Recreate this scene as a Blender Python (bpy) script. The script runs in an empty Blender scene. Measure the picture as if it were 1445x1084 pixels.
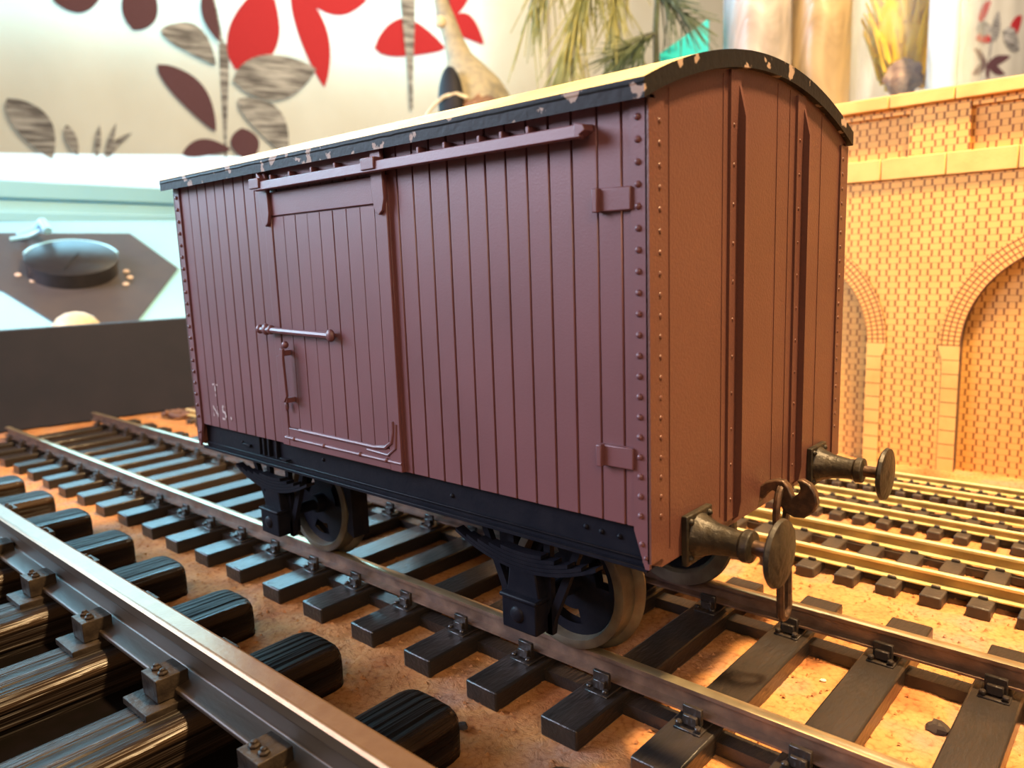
import bpy, math, random
from mathutils import Vector, Matrix
random.seed(7)
S = bpy.context.scene
col = S.collection
K = 0.001                                   # every length below is in millimetres

# ------------------------------------------------------------------ camera
yaw, pitch, roll, FPX = 2.3037, -0.1606, -0.0358, 1076.5
fwd = Vector((math.cos(pitch)*math.cos(yaw), math.cos(pitch)*math.sin(yaw), math.sin(pitch)))
rt = fwd.cross(Vector((0, 0, 1))).normalized()
up = rt.cross(fwd)
r2 = math.cos(roll)*rt + math.sin(roll)*up
u2 = -math.sin(roll)*rt + math.cos(roll)*up
cd = bpy.data.cameras.new('camera'); cam = bpy.data.objects.new('camera', cd); col.objects.link(cam)
m3 = Matrix((r2, u2, -fwd)).transposed()
cam.matrix_world = Matrix.Translation(Vector((47.30, -108.90, 61.50))*K) @ m3.to_4x4()
cd.sensor_width = 36; cd.lens = FPX/1445*36
cd.clip_start = 0.005; cd.clip_end = 20
cd.dof.use_dof = True; cd.dof.focus_distance = 0.118; cd.dof.aperture_fstop = 34
S.camera = cam

# ------------------------------------------------------------------ world, lights, exposure
W = bpy.data.worlds.new('world'); S.world = W; W.use_nodes = True
bg = W.node_tree.nodes['Background']
bg.inputs[0].default_value = (1.0, 0.80, 0.66, 1); bg.inputs[1].default_value = 0.16
S.view_settings.view_transform = 'Standard'; S.view_settings.look = 'None'
S.view_settings.exposure = 0.0; S.view_settings.gamma = 1; S.view_settings.use_curve_mapping = False

def area(name, loc, target, size, power, color, shape='DISK', size_y=None):
    l = bpy.data.lights.new(name, 'AREA'); l.shape = shape; l.size = size*K; l.energy = power; l.color = color
    if size_y: l.size_y = size_y*K
    o = bpy.data.objects.new(name, l); col.objects.link(o)
    o.location = Vector(loc)*K
    o.rotation_euler = (Vector(target)-Vector(loc)).to_track_quat('-Z', 'Y').to_euler()
    return o
area('table_lamp_light', (115, 66, 430), (0, 70, 0), 45, 9.2, (1.0, 0.66, 0.32))
area('warm_fill_light', (470, -520, 450), (0, 60, 30), 380, 4.2, (1.0, 0.68, 0.42))  # unseen warm fill, added to brighten the viaduct and near van side
area('cool_box_fill_light', (-430, -420, 380), (-600, 60, 80), 260, 2.4, (0.45, 0.80, 1.0))  # cool light added to tint the white box and control unit
area('left_window_light', (-520, -470, 330), (-60, -30, 40), 420, 5.8, (0.82, 0.68, 0.86), 'RECTANGLE', 300)

area('curtain_fill_light', (-600, 1150, 1500), (-1650, 1300, 550), 1100, 30, (1.0, .86, .60), 'RECTANGLE', 500)  # added light that only brightens the curtain
area('far_curtain_fill_light', (-200, 3500, 1500), (-804, 4571, 950), 900, 26, (1.0, .85, .65))  # added light to lift the far right stretch of curtain
# ------------------------------------------------------------------ materials
def nmat(name):
    m = bpy.data.materials.new(name); m.use_nodes = True
    nt = m.node_tree; b = nt.nodes['Principled BSDF']
    return m, nt, b
def N(nt, typ, **kw):
    n = nt.nodes.new(typ)
    for k, v in kw.items():
        if k in n.inputs: n.inputs[k].default_value = v
        else: setattr(n, k, v)
    return n
def coords(nt, scale=(1, 1, 1)):
    tc = N(nt, 'ShaderNodeTexCoord'); mp = N(nt, 'ShaderNodeMapping')
    mp.inputs['Scale'].default_value = scale
    nt.links.new(tc.outputs['Object'], mp.inputs['Vector']); return mp.outputs['Vector']
def ramp(nt, src, stops):
    r = N(nt, 'ShaderNodeValToRGB'); e = r.color_ramp.elements
    while len(e) < len(stops): e.new(0.5)
    for el, (p, c) in zip(e, stops): el.position = p; el.color = (*c, 1)
    nt.links.new(src, r.inputs[0]); return r.outputs[0]
def mat(name, c, c2=None, rough=.5, metal=0.0, scale=400, spec=.5, bump=0.0, bscale=1500, stretch=(1, 1, 1), stops=None, rough2=None, detail=4):
    """painted, moulded or metal surface: two tones of noise and a fine bump"""
    m, nt, b = nmat(name)
    b.inputs['Roughness'].default_value = rough; b.inputs['Metallic'].default_value = metal
    b.inputs['Specular IOR Level'].default_value = spec
    v = coords(nt, stretch)
    n = N(nt, 'ShaderNodeTexNoise', Scale=scale, Detail=detail); nt.links.new(v, n.inputs['Vector'])
    c2 = c2 or tuple(x*.8 for x in c)
    s = stops or (.35, .65)
    nt.links.new(ramp(nt, n.outputs[0], [(s[0], c), (s[1], c2)]), b.inputs['Base Color'])
    if rough2 is not None:
        mr = N(nt, 'ShaderNodeMapRange'); mr.inputs['To Min'].default_value = rough; mr.inputs['To Max'].default_value = rough2
        nt.links.new(n.outputs[0], mr.inputs[0]); nt.links.new(mr.outputs[0], b.inputs['Roughness'])
    if bump:
        n2 = N(nt, 'ShaderNodeTexNoise', Scale=bscale, Detail=3.0); nt.links.new(v, n2.inputs['Vector'])
        bp = N(nt, 'ShaderNodeBump', Strength=bump, Distance=.0003)
        nt.links.new(n2.outputs[0], bp.inputs['Height']); nt.links.new(bp.outputs[0], b.inputs['Normal'])
    return m
M = {}
M['maroon'] = mat('maroon_paint', (.134, .053, .059), (.117, .046, .051), rough=.42, bump=.08, bscale=3500, scale=60)
M['maroon_end_dim'] = mat('maroon_paint_end_dimmed', (.094, .036, .026), (.082, .030, .021), rough=.45, bump=.2, bscale=2600, scale=40)  # same van paint, darkened and browned for how light falls on the ends
M['black'] = mat('underframe_black', (.0045, .005, .009), (.008, .008, .012), spec=.10, rough=.5, bump=.15, bscale=1500)
M['rust'] = mat('rusty_steel', (.11, .06, .035), (.045, .03, .022), rough=.42, metal=.55, bump=.5, bscale=1200, scale=700)
M['buffer'] = mat('tarnished_buffer', (.036, .028, .018), (.012, .010, .008), rough=.46, metal=.15, spec=.3, bump=.7, bscale=900, scale=500)
M['roof'] = mat('roof_warm_reflection', (.60, .44, .17), (.50, .34, .11), rough=.5, bump=.4, bscale=700, scale=120)  # warm curtain reflection on the roof put into its yellow colour
M['roof_rim'] = mat('chipped_black_rim', (.007, .006, .006), (.30, .22, .17), spec=.2, rough=.55, scale=330, stops=(.60, .63), bump=.3, bscale=900)
M['tyre'] = mat('steel_tyre', (.15, .13, .09), (.10, .08, .06), rough=.38, metal=.5, scale=300, bump=.15)
M['rail_side'] = mat('browned_rail', (.17, .105, .07), (.09, .055, .04), rough=.42, metal=.3, scale=300, bump=.2)
M['rail_top'] = mat('worn_rail_head', (.52, .43, .26), (.38, .30, .18), rough=.28, metal=.8, scale=200)
M['brass'] = mat('yellow_rail', (.84, .70, .32), (.72, .56, .22), rough=.34, metal=.35, scale=150)
M['brass_top'] = mat('yellow_rail_head', (.98, .90, .52), (.92, .80, .42), rough=.3, metal=.4, scale=150)
M['brass_web'] = mat('dark_rail_web', (.36, .23, .07), (.22, .13, .04), rough=.5, metal=.2, scale=150)  # web toned darker than the head and foot
M['sleeper'] = mat('black_plastic_sleeper', (.016, .014, .013), (.026, .020, .017), spec=.35, rough=.28, scale=250, bump=.4, bscale=1600, stretch=(1, .25, 1))
M['sleeper_b'] = mat('brown_plastic_sleeper', (.055, .038, .026), (.03, .021, .016), rough=.5, scale=250, bump=.5, bscale=1400)
M['chair'] = mat('cast_chair', (.034, .025, .018), (.014, .010, .008), spec=.14, rough=.45, scale=500, bump=.5, bscale=900, metal=.2)
M['big_side'] = mat('big_rail_bronze', (.060, .042, .026), (.032, .022, .015), rough=.42, metal=.15, spec=.3, scale=90, bump=.1, stretch=(.2, 1, 1))
M['big_top'] = mat('big_rail_head', (.21, .125, .065), (.18, .10, .05), rough=.33, metal=.7, scale=300, bump=.1)
M['grey_board'] = mat('dark_grey_board', (.014, .018, .034), (.018, .021, .038), spec=.25, rough=.6, scale=60, bump=.2, bscale=800)
M['shade'] = mat('sleeper_gap_shade', (.003, .0025, .002), (.004, .003, .003), rough=.95, spec=.0, scale=300)  # near-black sheet standing in for deep shade between the big sleepers
M['kit_edge'] = mat('scorched_wood_edge', (.12, .05, .02), (.06, .025, .01), rough=.8, scale=300)
M['stone'] = mat('kit_stone_course', (.70, .40, .12), (.60, .32, .085), rough=.6, scale=120, bump=.2, bscale=1500, stops=(.4, .7))
M['case_cyan_lit'] = mat('glossy_case_cyan_lit', (.38, .76, .92), (.33, .70, .90), rough=.25, scale=10)  # white plastic, with the cyan window light put into its colour
M['sill_cyan_lit'] = mat('sill_paint_cyan_lit', (.45, .80, .92), (.40, .76, .90), rough=.3, scale=10)  # white surface coloured cyan for the window light on it
M['panel'] = mat('charcoal_panel', (.085, .072, .07), (.07, .062, .065), rough=.42, scale=60, spec=.4)
M['knob'] = mat('black_knob', (.018, .017, .020), (.025, .022, .024), rough=.4, scale=200)
M['dot'] = mat('dial_dot', (.85, .65, .5), rough=.5)
M['cream'] = mat('cream_plastic', (.80, .66, .42), rough=.4)
M['wall'] = mat('cream_wall', (.70, .62, .48), rough=.8, scale=5)
M['table'] = mat('table_top', (.20, .13, .09), rough=.5, scale=20, stretch=(1, 6, 1))
M['cur_red'] = mat('leaf_red', (.62, .025, .035), (.56, .02, .03), rough=.8, scale=300)
M['cur_maroon'] = mat('leaf_maroon', (.15, .060, .075), (.13, .05, .06), rough=.8, scale=300)
M['cur_grey'] = mat('leaf_grey_brushed', (.62, .58, .55), (.16, .14, .135), rough=.8, scale=45, stretch=(.3, .3, 3.0), stops=(.36, .60), detail=6)
M['letter'] = mat('worn_white_lettering', (.45, .40, .38), (.18, .08, .08), rough=.6, scale=900, stops=(.43, .54))
M['needle'] = mat('olive_needles', (.34, .33, .12), (.20, .22, .07), rough=.6, scale=50)
M['needle_dark'] = mat('dark_green_needles', (.10, .13, .06), (.05, .08, .04), rough=.6, scale=50)
M['stem'] = mat('dark_stem', (.06, .09, .04), (.03, .03, .02), rough=.6, scale=80)
M['turq'] = mat('turquoise_card', (.01, .55, .60), (.02, .48, .55), rough=.4, scale=20)
M['yellow'] = mat('yellow_feathers', (.85, .60, .01), (.70, .46, .015), rough=.8, scale=130, stretch=(1, 1, .4), bump=1, bscale=200)
M['dried'] = mat('dried_flower_head', (.18, .11, .09), (.42, .30, .20), rough=.9, scale=200)
M['figure_cloth'] = mat('pale_knitted_cloth', (.48, .43, .29), (.34, .32, .24), rough=.8, scale=200, bump=.6, bscale=500)
M['figure_black'] = mat('black_cloth', (.010, .010, .015), rough=.7)
M['figure_brown'] = mat('brown_fur', (.35, .20, .11), (.22, .12, .07), rough=.9, scale=300)
M['ivory'] = mat('ivory_cord', (.80, .70, .48), rough=.6)
M['debris'] = mat('charred_chip', (.03, .018, .012), rough=.8)
M['debris_light'] = mat('pale_chip', (.75, .68, .5), rough=.7)
M['twig'] = mat('dry_brown_twig', (.16, .08, .05), (.09, .05, .04), rough=.7, scale=300)

def emit(name, c, s):
    m = bpy.data.materials.new(name); m.use_nodes = True; nt = m.node_tree; nt.nodes.clear()
    e = N(nt, 'ShaderNodeEmission'); e.inputs[0].default_value = (*c, 1); e.inputs[1].default_value = s
    o = N(nt, 'ShaderNodeOutputMaterial'); nt.links.new(e.outputs[0], o.inputs[0]); return m
M['daylight'] = emit('daylight_through_window', (.32, .76, 1.0), 29.0)
M['daylight_low'] = emit('daylight_through_low_pane', (.78, .97, 1.0), 1.5)

def curtain_mat():
    m, nt, b = nmat('cream_curtain_cloth'); b.inputs['Roughness'].default_value = .85
    b.inputs['Specular IOR Level'].default_value = .1
    v = coords(nt)
    n = N(nt, 'ShaderNodeTexNoise', Scale=9.0, Detail=2.0); nt.links.new(v, n.inputs['Vector'])
    nt.links.new(ramp(nt, n.outputs[0], [(.3, (.80, .73, .62)), (.7, (.85, .79, .69))]), b.inputs['Base Color'])
    tr = N(nt, 'ShaderNodeBsdfTranslucent'); tr.inputs[0].default_value = (.9, .78, .62, 1)
    mx = N(nt, 'ShaderNodeMixShader'); mx.inputs[0].default_value = .06
    out = nt.nodes['Material Output']
    nt.links.new(b.outputs[0], mx.inputs[1]); nt.links.new(tr.outputs[0], mx.inputs[2]); nt.links.new(mx.outputs[0], out.inputs[0])
    return m
M['curtain'] = curtain_mat()

def cork_mat():
    m, nt, b = nmat('orange_cork'); b.inputs['Roughness'].default_value = .85; b.inputs['Specular IOR Level'].default_value = .25
    v = coords(nt)
    n = N(nt, 'ShaderNodeTexNoise', Scale=70.0, Detail=6.0); nt.links.new(v, n.inputs['Vector'])
    vo = N(nt, 'ShaderNodeTexVoronoi', Scale=1150.0, Randomness=1.0); nt.links.new(v, vo.inputs['Vector'])
    c1 = ramp(nt, n.outputs[0], [(.3, (.38, .145, .048)), (.52, (.53, .26, .095)), (.66, (.42, .23, .145))])  # last tone is pinkish light on the cork, put into the noise
    c2 = ramp(nt, vo.outputs['Distance'], [(.0, (1, 1, 1)), (.6, (.92, .86, .82)), (1., (.55, .42, .36))])
    mx = N(nt, 'ShaderNodeMix', data_type='RGBA', blend_type='MULTIPLY'); mx.inputs[0].default_value = 1
    nt.links.new(c1, mx.inputs[6]); nt.links.new(c2, mx.inputs[7]); nt.links.new(mx.outputs[2], b.inputs['Base Color'])
    n2 = N(nt, 'ShaderNodeTexNoise', Scale=420.0, Detail=6.0, Roughness=.7, Distortion=.5); nt.links.new(v, n2.inputs['Vector'])
    ad = N(nt, 'ShaderNodeMath', operation='SUBTRACT'); nt.links.new(n2.outputs[0], ad.inputs[0]); ad.inputs[1].default_value = 0.0
    bp = N(nt, 'ShaderNodeBump', Strength=.8, Distance=.0010); nt.links.new(ad.outputs[0], bp.inputs['Height']); nt.links.new(bp.outputs[0], b.inputs['Normal'])
    return m
M['cork'] = cork_mat()

def grain_mat():
    """glossy dark wood with strong grain running along the sleeper (Y)"""
    m, nt, b = nmat('grained_wood_sleeper'); b.inputs['Roughness'].default_value = .30; b.inputs['Specular IOR Level'].default_value = .15
    v = coords(nt, (1, .03, 1))
    n = N(nt, 'ShaderNodeTexNoise', Scale=420.0, Detail=4.0, Distortion=.15); nt.links.new(v, n.inputs['Vector'])
    nt.links.new(ramp(nt, n.outputs[0], [(.34, (.004, .003, .002)), (.5, (.010, .006, .004)), (.68, (.035, .021, .012))]), b.inputs['Base Color'])
    bp = N(nt, 'ShaderNodeBump', Strength=1.0, Distance=.0022); nt.links.new(n.outputs[0], bp.inputs['Height']); nt.links.new(bp.outputs[0], b.inputs['Normal'])
    mr = N(nt, 'ShaderNodeMapRange'); mr.inputs['From Min'].default_value = .35; mr.inputs['From Max'].default_value = .65
    mr.inputs['To Min'].default_value = .6; mr.inputs['To Max'].default_value = .24
    nt.links.new(n.outputs[0], mr.inputs[0]); nt.links.new(mr.outputs[0], b.inputs['Roughness'])
    return m
M['grain'] = grain_mat()

def brick_mat(name, polar=False, r0=31.0, nrow=1.66, pitch=1.42, course=1.92, period=5.9, tone=1.0):
    """laser-engraved brickwork: Flemish bond in the XZ plane, or rings of headers round the object's origin"""
    m, nt, b = nmat(name); b.inputs['Roughness'].default_value = .65
    tc = N(nt, 'ShaderNodeTexCoord'); sp = N(nt, 'ShaderNodeSeparateXYZ'); nt.links.new(tc.outputs['Object'], sp.inputs[0])
    def mth(op, a, c=None, d=None):
        n = N(nt, 'ShaderNodeMath', operation=op)
        for i, x in enumerate((a, c, d)):
            if x is None: continue
            if isinstance(x, (int, float)): n.inputs[i].default_value = x
            else: nt.links.new(x, n.inputs[i])
        return n.outputs[0]
    x = mth('MULTIPLY', sp.outputs[0], 1000.0); z = mth('MULTIPLY', sp.outputs[2], 1000.0)
    wob = N(nt, 'ShaderNodeTexNoise', Scale=700.0); nt.links.new(tc.outputs['Object'], wob.inputs['Vector'])
    w = mth('MULTIPLY', mth('SUBTRACT', wob.outputs[0], .5), .25)
    if polar:
        rr = mth('SQRT', mth('ADD', mth('MULTIPLY', x, x), mth('MULTIPLY', z, z)))
        ang = mth('MULTIPLY', mth('ARCTAN2', z, x), (r0+3)/1.0)
        rad = mth('ADD', mth('SUBTRACT', rr, r0), w)
        fr = mth('FRACT', mth('DIVIDE', rad, nrow)); fa = mth('FRACT', mth('DIVIDE', mth('ADD', ang, w), pitch))
        gr = mth('LESS_THAN', mth('ABSOLUTE', mth('SUBTRACT', fr, .5)), .36)
        ga = mth('LESS_THAN', mth('ABSOLUTE', mth('SUBTRACT', fa, .5)), .36)
        face = mth('MULTIPLY', gr, ga)
    else:
        zz = mth('DIVIDE', mth('ADD', z, w), course)
        row = mth('FLOOR', zz); fz = mth('FRACT', zz)
        par = mth('MODULO', mth('ADD', row, 100.0), 2.0)
        u = mth('FRACT', mth('ADD', mth('DIVIDE', mth('ADD', x, w), period), mth('MULTIPLY', par, .5)))
        gz = mth('LESS_THAN', mth('ABSOLUTE', mth('SUBTRACT', fz, .5)), .45)
        a1 = mth('MULTIPLY', mth('GREATER_THAN', u, .055), mth('LESS_THAN', u, .60))
        a2 = mth('MULTIPLY', mth('GREATER_THAN', u, .70), mth('LESS_THAN', u, .955))
        face = mth('MULTIPLY', mth('MAXIMUM', gz, .45), mth('MAXIMUM', a1, a2))
    n = N(nt, 'ShaderNodeTexNoise', Scale=60.0, Detail=4.0); nt.links.new(tc.outputs['Object'], n.inputs['Vector'])
    t = tone
    light = ramp(nt, n.outputs[0], [(.35, (.72*t, .39*t, .105*t)), (.7, (.64*t, .33*t, .08*t))])
    mx = N(nt, 'ShaderNodeMix', data_type='RGBA'); mx.inputs[6].default_value = (.23, .085, .02, 1)
    nt.links.new(face, mx.inputs[0]); nt.links.new(light, mx.inputs[7]); nt.links.new(mx.outputs[2], b.inputs['Base Color'])
    bp = N(nt, 'ShaderNodeBump', Strength=.8, Distance=.0004); nt.links.new(face, bp.inputs['Height']); nt.links.new(bp.outputs[0], b.inputs['Normal'])
    return m
M['brick'] = brick_mat('engraved_brickwork')
M['brick_back'] = brick_mat('engraved_brickwork_infill', tone=.88)
M['brick_ring'] = brick_mat('engraved_arch_ring', polar=True)

def glass_mat(name, c, alpha, rough=.25, sc=45):
    """wavy patterned glass: part see-through, part glossy"""
    m, nt, b = nmat(name); b.inputs['Roughness'].default_value = rough
    v = coords(nt, (1, 1, .35))
    n = N(nt, 'ShaderNodeTexNoise', Scale=float(sc), Detail=5.0, Distortion=1.2); nt.links.new(v, n.inputs['Vector'])
    nt.links.new(ramp(nt, n.outputs[0], [(.35, tuple(x*.55 for x in c)), (.5, c), (.66, tuple(min(1, x*1.35) for x in c))]), b.inputs['Base Color'])
    bp = N(nt, 'ShaderNodeBump', Strength=.8, Distance=.003); nt.links.new(n.outputs[0], bp.inputs['Height']); nt.links.new(bp.outputs[0], b.inputs['Normal'])
    tr = N(nt, 'ShaderNodeBsdfTransparent'); mx = N(nt, 'ShaderNodeMixShader')
    mr = N(nt, 'ShaderNodeMapRange'); mr.inputs['From Min'].default_value = .35; mr.inputs['From Max'].default_value = .65
    mr.inputs['To Min'].default_value = max(.03, alpha-.15); mr.inputs['To Max'].default_value = alpha+.12
    nt.links.new(n.outputs[0], mr.inputs[0]); nt.links.new(mr.outputs[0], mx.inputs[0])
    nt.links.new(tr.outputs[0], mx.inputs[1]); nt.links.new(b.outputs[0], mx.inputs[2]); nt.links.new(mx.outputs[0], nt.nodes['Material Output'].inputs[0])
    return m
M['glass_silver'] = glass_mat('silvery_patterned_glass', (.40, .37, .35), .8)
M['glass_amber'] = glass_mat('honey_patterned_glass', (.40, .31, .18), .8)
M['glass_clear'] = glass_mat('rippled_clear_glass', (.80, .86, .78), .10)
M['acrylic'] = glass_mat('pale_blue_acrylic', (.80, .95, 1.0), .8, .1)

# ------------------------------------------------------------------ mesh building
class MB:
    def __init__(s): s.v = []; s.f = []; s.m = []
    def add(s, vs, fs, mi=0):
        o = len(s.v); s.v += [tuple(v) for v in vs]; s.f += [tuple(i+o for i in f) for f in fs]; s.m += [mi]*len(fs); return s
    def box(s, x0, x1, y0, y1, z0, z1, mi=0, top=None):
        s.add([(x0,y0,z0),(x1,y0,z0),(x1,y1,z0),(x0,y1,z0),(x0,y0,z1),(x1,y0,z1),(x1,y1,z1),(x0,y1,z1)],
              [(0,3,2,1),(4,5,6,7),(0,1,5,4),(1,2,6,5),(2,3,7,6),(3,0,4,7)], mi)
        if top is not None: s.m[-5] = top
        return s
    def prism(s, pts, axis, a0, a1, mi=0, side=None):
        """closed outline pts (2-D) extruded along 'x', 'y' or 'z'"""
        def P(p, a): return {'x': (a, p[0], p[1]), 'y': (p[0], a, p[1]), 'z': (p[0], p[1], a)}[axis]
        n = len(pts); vs = [P(p, a0) for p in pts] + [P(p, a1) for p in pts]
        ar = sum(pts[i][0]*pts[(i+1)%n][1]-pts[(i+1)%n][0]*pts[i][1] for i in range(n))
        if axis == 'y': ar = -ar
        if ar < 0:
            caps = [tuple(range(n)), tuple(range(2*n-1, n-1, -1))]; sd = [((i+1)%n, i, i+n, (i+1)%n+n) for i in range(n)]
        else:
            caps = [tuple(range(n-1, -1, -1)), tuple(range(n, 2*n))]; sd = [(i, (i+1)%n, (i+1)%n+n, i+n) for i in range(n)]
        s.add(vs, caps+sd, mi)
        if side is not None:
            for k in range(1, n+1): s.m[-k] = side
        return s
    def lathe(s, prof, o, axis, n=24, mi=0, cap=True):
        """prof: (distance along axis, radius)"""
        o = Vector(o); ax = Vector(axis).normalized(); a = ax.orthogonal().normalized(); b = ax.cross(a)
        vs = []; fs = []
        for d, r in prof:
            for k in range(n):
                t = 2*math.pi*k/n; vs.append(o+ax*d+(a*math.cos(t)+b*math.sin(t))*r)
        for i in range(len(prof)-1):
            for k in range(n):
                fs.append((i*n+k, i*n+(k+1)%n, (i+1)*n+(k+1)%n, (i+1)*n+k))
        if cap:
            if prof[0][1] > 1e-6: fs.append(tuple(range(n-1, -1, -1)))
            if prof[-1][1] > 1e-6: fs.append(tuple((len(prof)-1)*n+k for k in range(n)))
        return s.add(vs, fs, mi)
    def cyl(s, p0, p1, r0, r1=None, n=16, mi=0):
        d = Vector(p1)-Vector(p0); return s.lathe([(0, r0), (d.length, r0 if r1 is None else r1)], p0, d, n, mi)
    def tube(s, path, r, n=8, mi=0, closed=False, r_end=None):
        path = [Vector(p) for p in path]; L = len(path); vs = []; fs = []; prev = None
        for i, p in enumerate(path):
            if closed: t = path[(i+1) % L]-path[i-1]
            else: t = path[min(i+1, L-1)]-path[max(i-1, 0)]
            t.normalize()
            a = t.orthogonal().normalized() if prev is None else (prev-t*prev.dot(t)).normalized()
            prev = a; b = t.cross(a)
            rr = r if r_end is None else r+(r_end-r)*i/(L-1)
            for k in range(n):
                g = 2*math.pi*k/n; vs.append(p+(a*math.cos(g)+b*math.sin(g))*rr)
        for i in range(L if closed else L-1):
            for k in range(n):
                j = (i+1) % L; fs.append((i*n+k, i*n+(k+1)%n, j*n+(k+1)%n, j*n+k))
        if not closed: fs += [tuple(range(n-1, -1, -1)), tuple((L-1)*n+k for k in range(n))]
        return s.add(vs, fs, mi)
    def dome(s, c, axis, r, h=None, n=10, mi=0):
        h = h or r
        return s.lathe([(h*math.sin(t), max(r*math.cos(t), 1e-4)) for t in [math.pi/2*k/4 for k in range(5)]], c, axis, n, mi, cap=False)
    def blob(s, c, rx, ry, rz, n=12, m=8, jit=0, mi=0):
        vs = []; fs = []
        for i in range(m+1):
            t = math.pi*i/m-math.pi/2
            for k in range(n):
                g = 2*math.pi*k/n; j = 1+random.uniform(-jit, jit)
                vs.append((c[0]+rx*j*math.cos(t)*math.cos(g), c[1]+ry*j*math.cos(t)*math.sin(g), c[2]+rz*j*math.sin(t)))
        for i in range(m):
            for k in range(n): fs.append((i*n+k, i*n+(k+1)%n, (i+1)*n+(k+1)%n, (i+1)*n+k))
        return s.add(vs, fs, mi)
ORG = {}
def P(name, mb, mats, parent=None, org=None, bevel=0, smooth=35, label=None, seg=2):
    """link ONE mesh object; mb is in world millimetres"""
    o_ = Vector(org) if org is not None else (ORG[parent.name] if parent else Vector((0, 0, 0)))
    me = bpy.data.meshes.new(name)
    me.from_pydata([tuple((Vector(v)-o_)*K) for v in mb.v], [], mb.f)
    mats = mats if isinstance(mats, (list, tuple)) else [mats]
    for m in mats: me.materials.append(M[m])
    me.polygons.foreach_set('material_index', mb.m)
    me.validate(); me.update()
    ob = bpy.data.objects.new(name, me); col.objects.link(ob)
    if parent:
        ob.parent = parent; ob.location = (o_-ORG[parent.name])*K
    else: ob.location = o_*K
    ORG[ob.name] = o_
    if smooth:
        me.polygons.foreach_set('use_smooth', [True]*len(me.polygons)); me.set_sharp_from_angle(angle=math.radians(smooth))
    if bevel:
        b = ob.modifiers.new('bevel', 'BEVEL'); b.width = bevel*K; b.segments = seg; b.limit_method = 'ANGLE'; b.angle_limit = math.radians(40)
        b.harden_normals = False
    if label: ob['label'] = label
    return ob
def tag(o, label, cat, group=None, kind=None):
    o['label'] = label; o['category'] = cat
    if group: o['group'] = group
    if kind: o['kind'] = kind
    return o
def thing(name, label, cat, loc=(0, 0, 0), group=None):
    o = bpy.data.objects.new(name, None); col.objects.link(o); o.empty_display_size = .01
    o.location = Vector(loc)*K; ORG[o.name] = Vector(loc); tag(o, label, cat, group); return o
def cp(o, parent, dx=0, dy=0, dz=0):
    c = o.copy(); col.objects.link(c); c.parent = parent
    c.location = o.location+Vector((dx, dy, dz))*K
    ORG[c.name] = ORG[o.name]+Vector((dx, dy, dz)); return c
def cp_tree(o, parent, dx=0, dy=0, dz=0):
    c = cp(o, parent, dx, dy, dz)
    for ch in list(o.children): cp(ch, c)
    return c

# ================================================================== SETTING
GZ = -8.0                                   # top of the cork
# room wall and windows behind (plane through P0 along D)
P0 = Vector((-1853.5, 656.1, 0)); CS, CZ = 3.0, -123.0; D = Vector((math.cos(math.radians(75)), math.sin(math.radians(75)), 0)); NN = Vector((-D.y, D.x, 0))
def cv(s, z, off=0): q = P0+D*s*CS+NN*off*CS; return (q.x, q.y, z*CS+CZ)      # s, z in thirds of real millimetres
def slab(mb, s0, s1, z0, z1, o0, o1, mi=0):
    return mb.add([cv(s0,z0,o0),cv(s1,z0,o0),cv(s1,z0,o1),cv(s0,z0,o1),cv(s0,z1,o0),cv(s1,z1,o0),cv(s1,z1,o1),cv(s0,z1,o1)],
                  [(0,1,2,3),(7,6,5,4),(4,5,1,0),(5,6,2,1),(6,7,3,2),(7,4,0,3)], mi)
o = P('wall_back', slab(slab(slab(MB(), -900, 2600, 470, 800, 60, 70), 360, 2600, -200, 470, 60, 70), -900, 360, -200, 84, 60, 70), 'wall'); o['kind'] = 'structure'
w1 = P('window_1', slab(MB(), -900, 345, 250, 385, 50, 52), 'daylight'); w1['kind'] = 'structure'
fr = MB()
slab(fr, -900, 360, 385, 470, 48, 60); slab(fr, 345, 360, 100, 385, 48, 60); slab(fr, -900, 345, 236, 250, 48, 60)
P('window_frame', fr, 'sill_cyan_lit', w1)
w2 = P('window_2', slab(MB(), -900, 345, 100, 236, 50, 52), 'daylight_low'); w2['kind'] = 'structure'
sl = MB()
slab(sl, -900, 345, 84, 100, 10, 60)
P('window_sill', sl, 'sill_cyan_lit', w2, bevel=3)
tb = P('table_surface', MB().box(-900, 420, -420, 520, -60, -22), 'table'); tag(tb, 'brown table top under the whole model railway layout', 'table')

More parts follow.
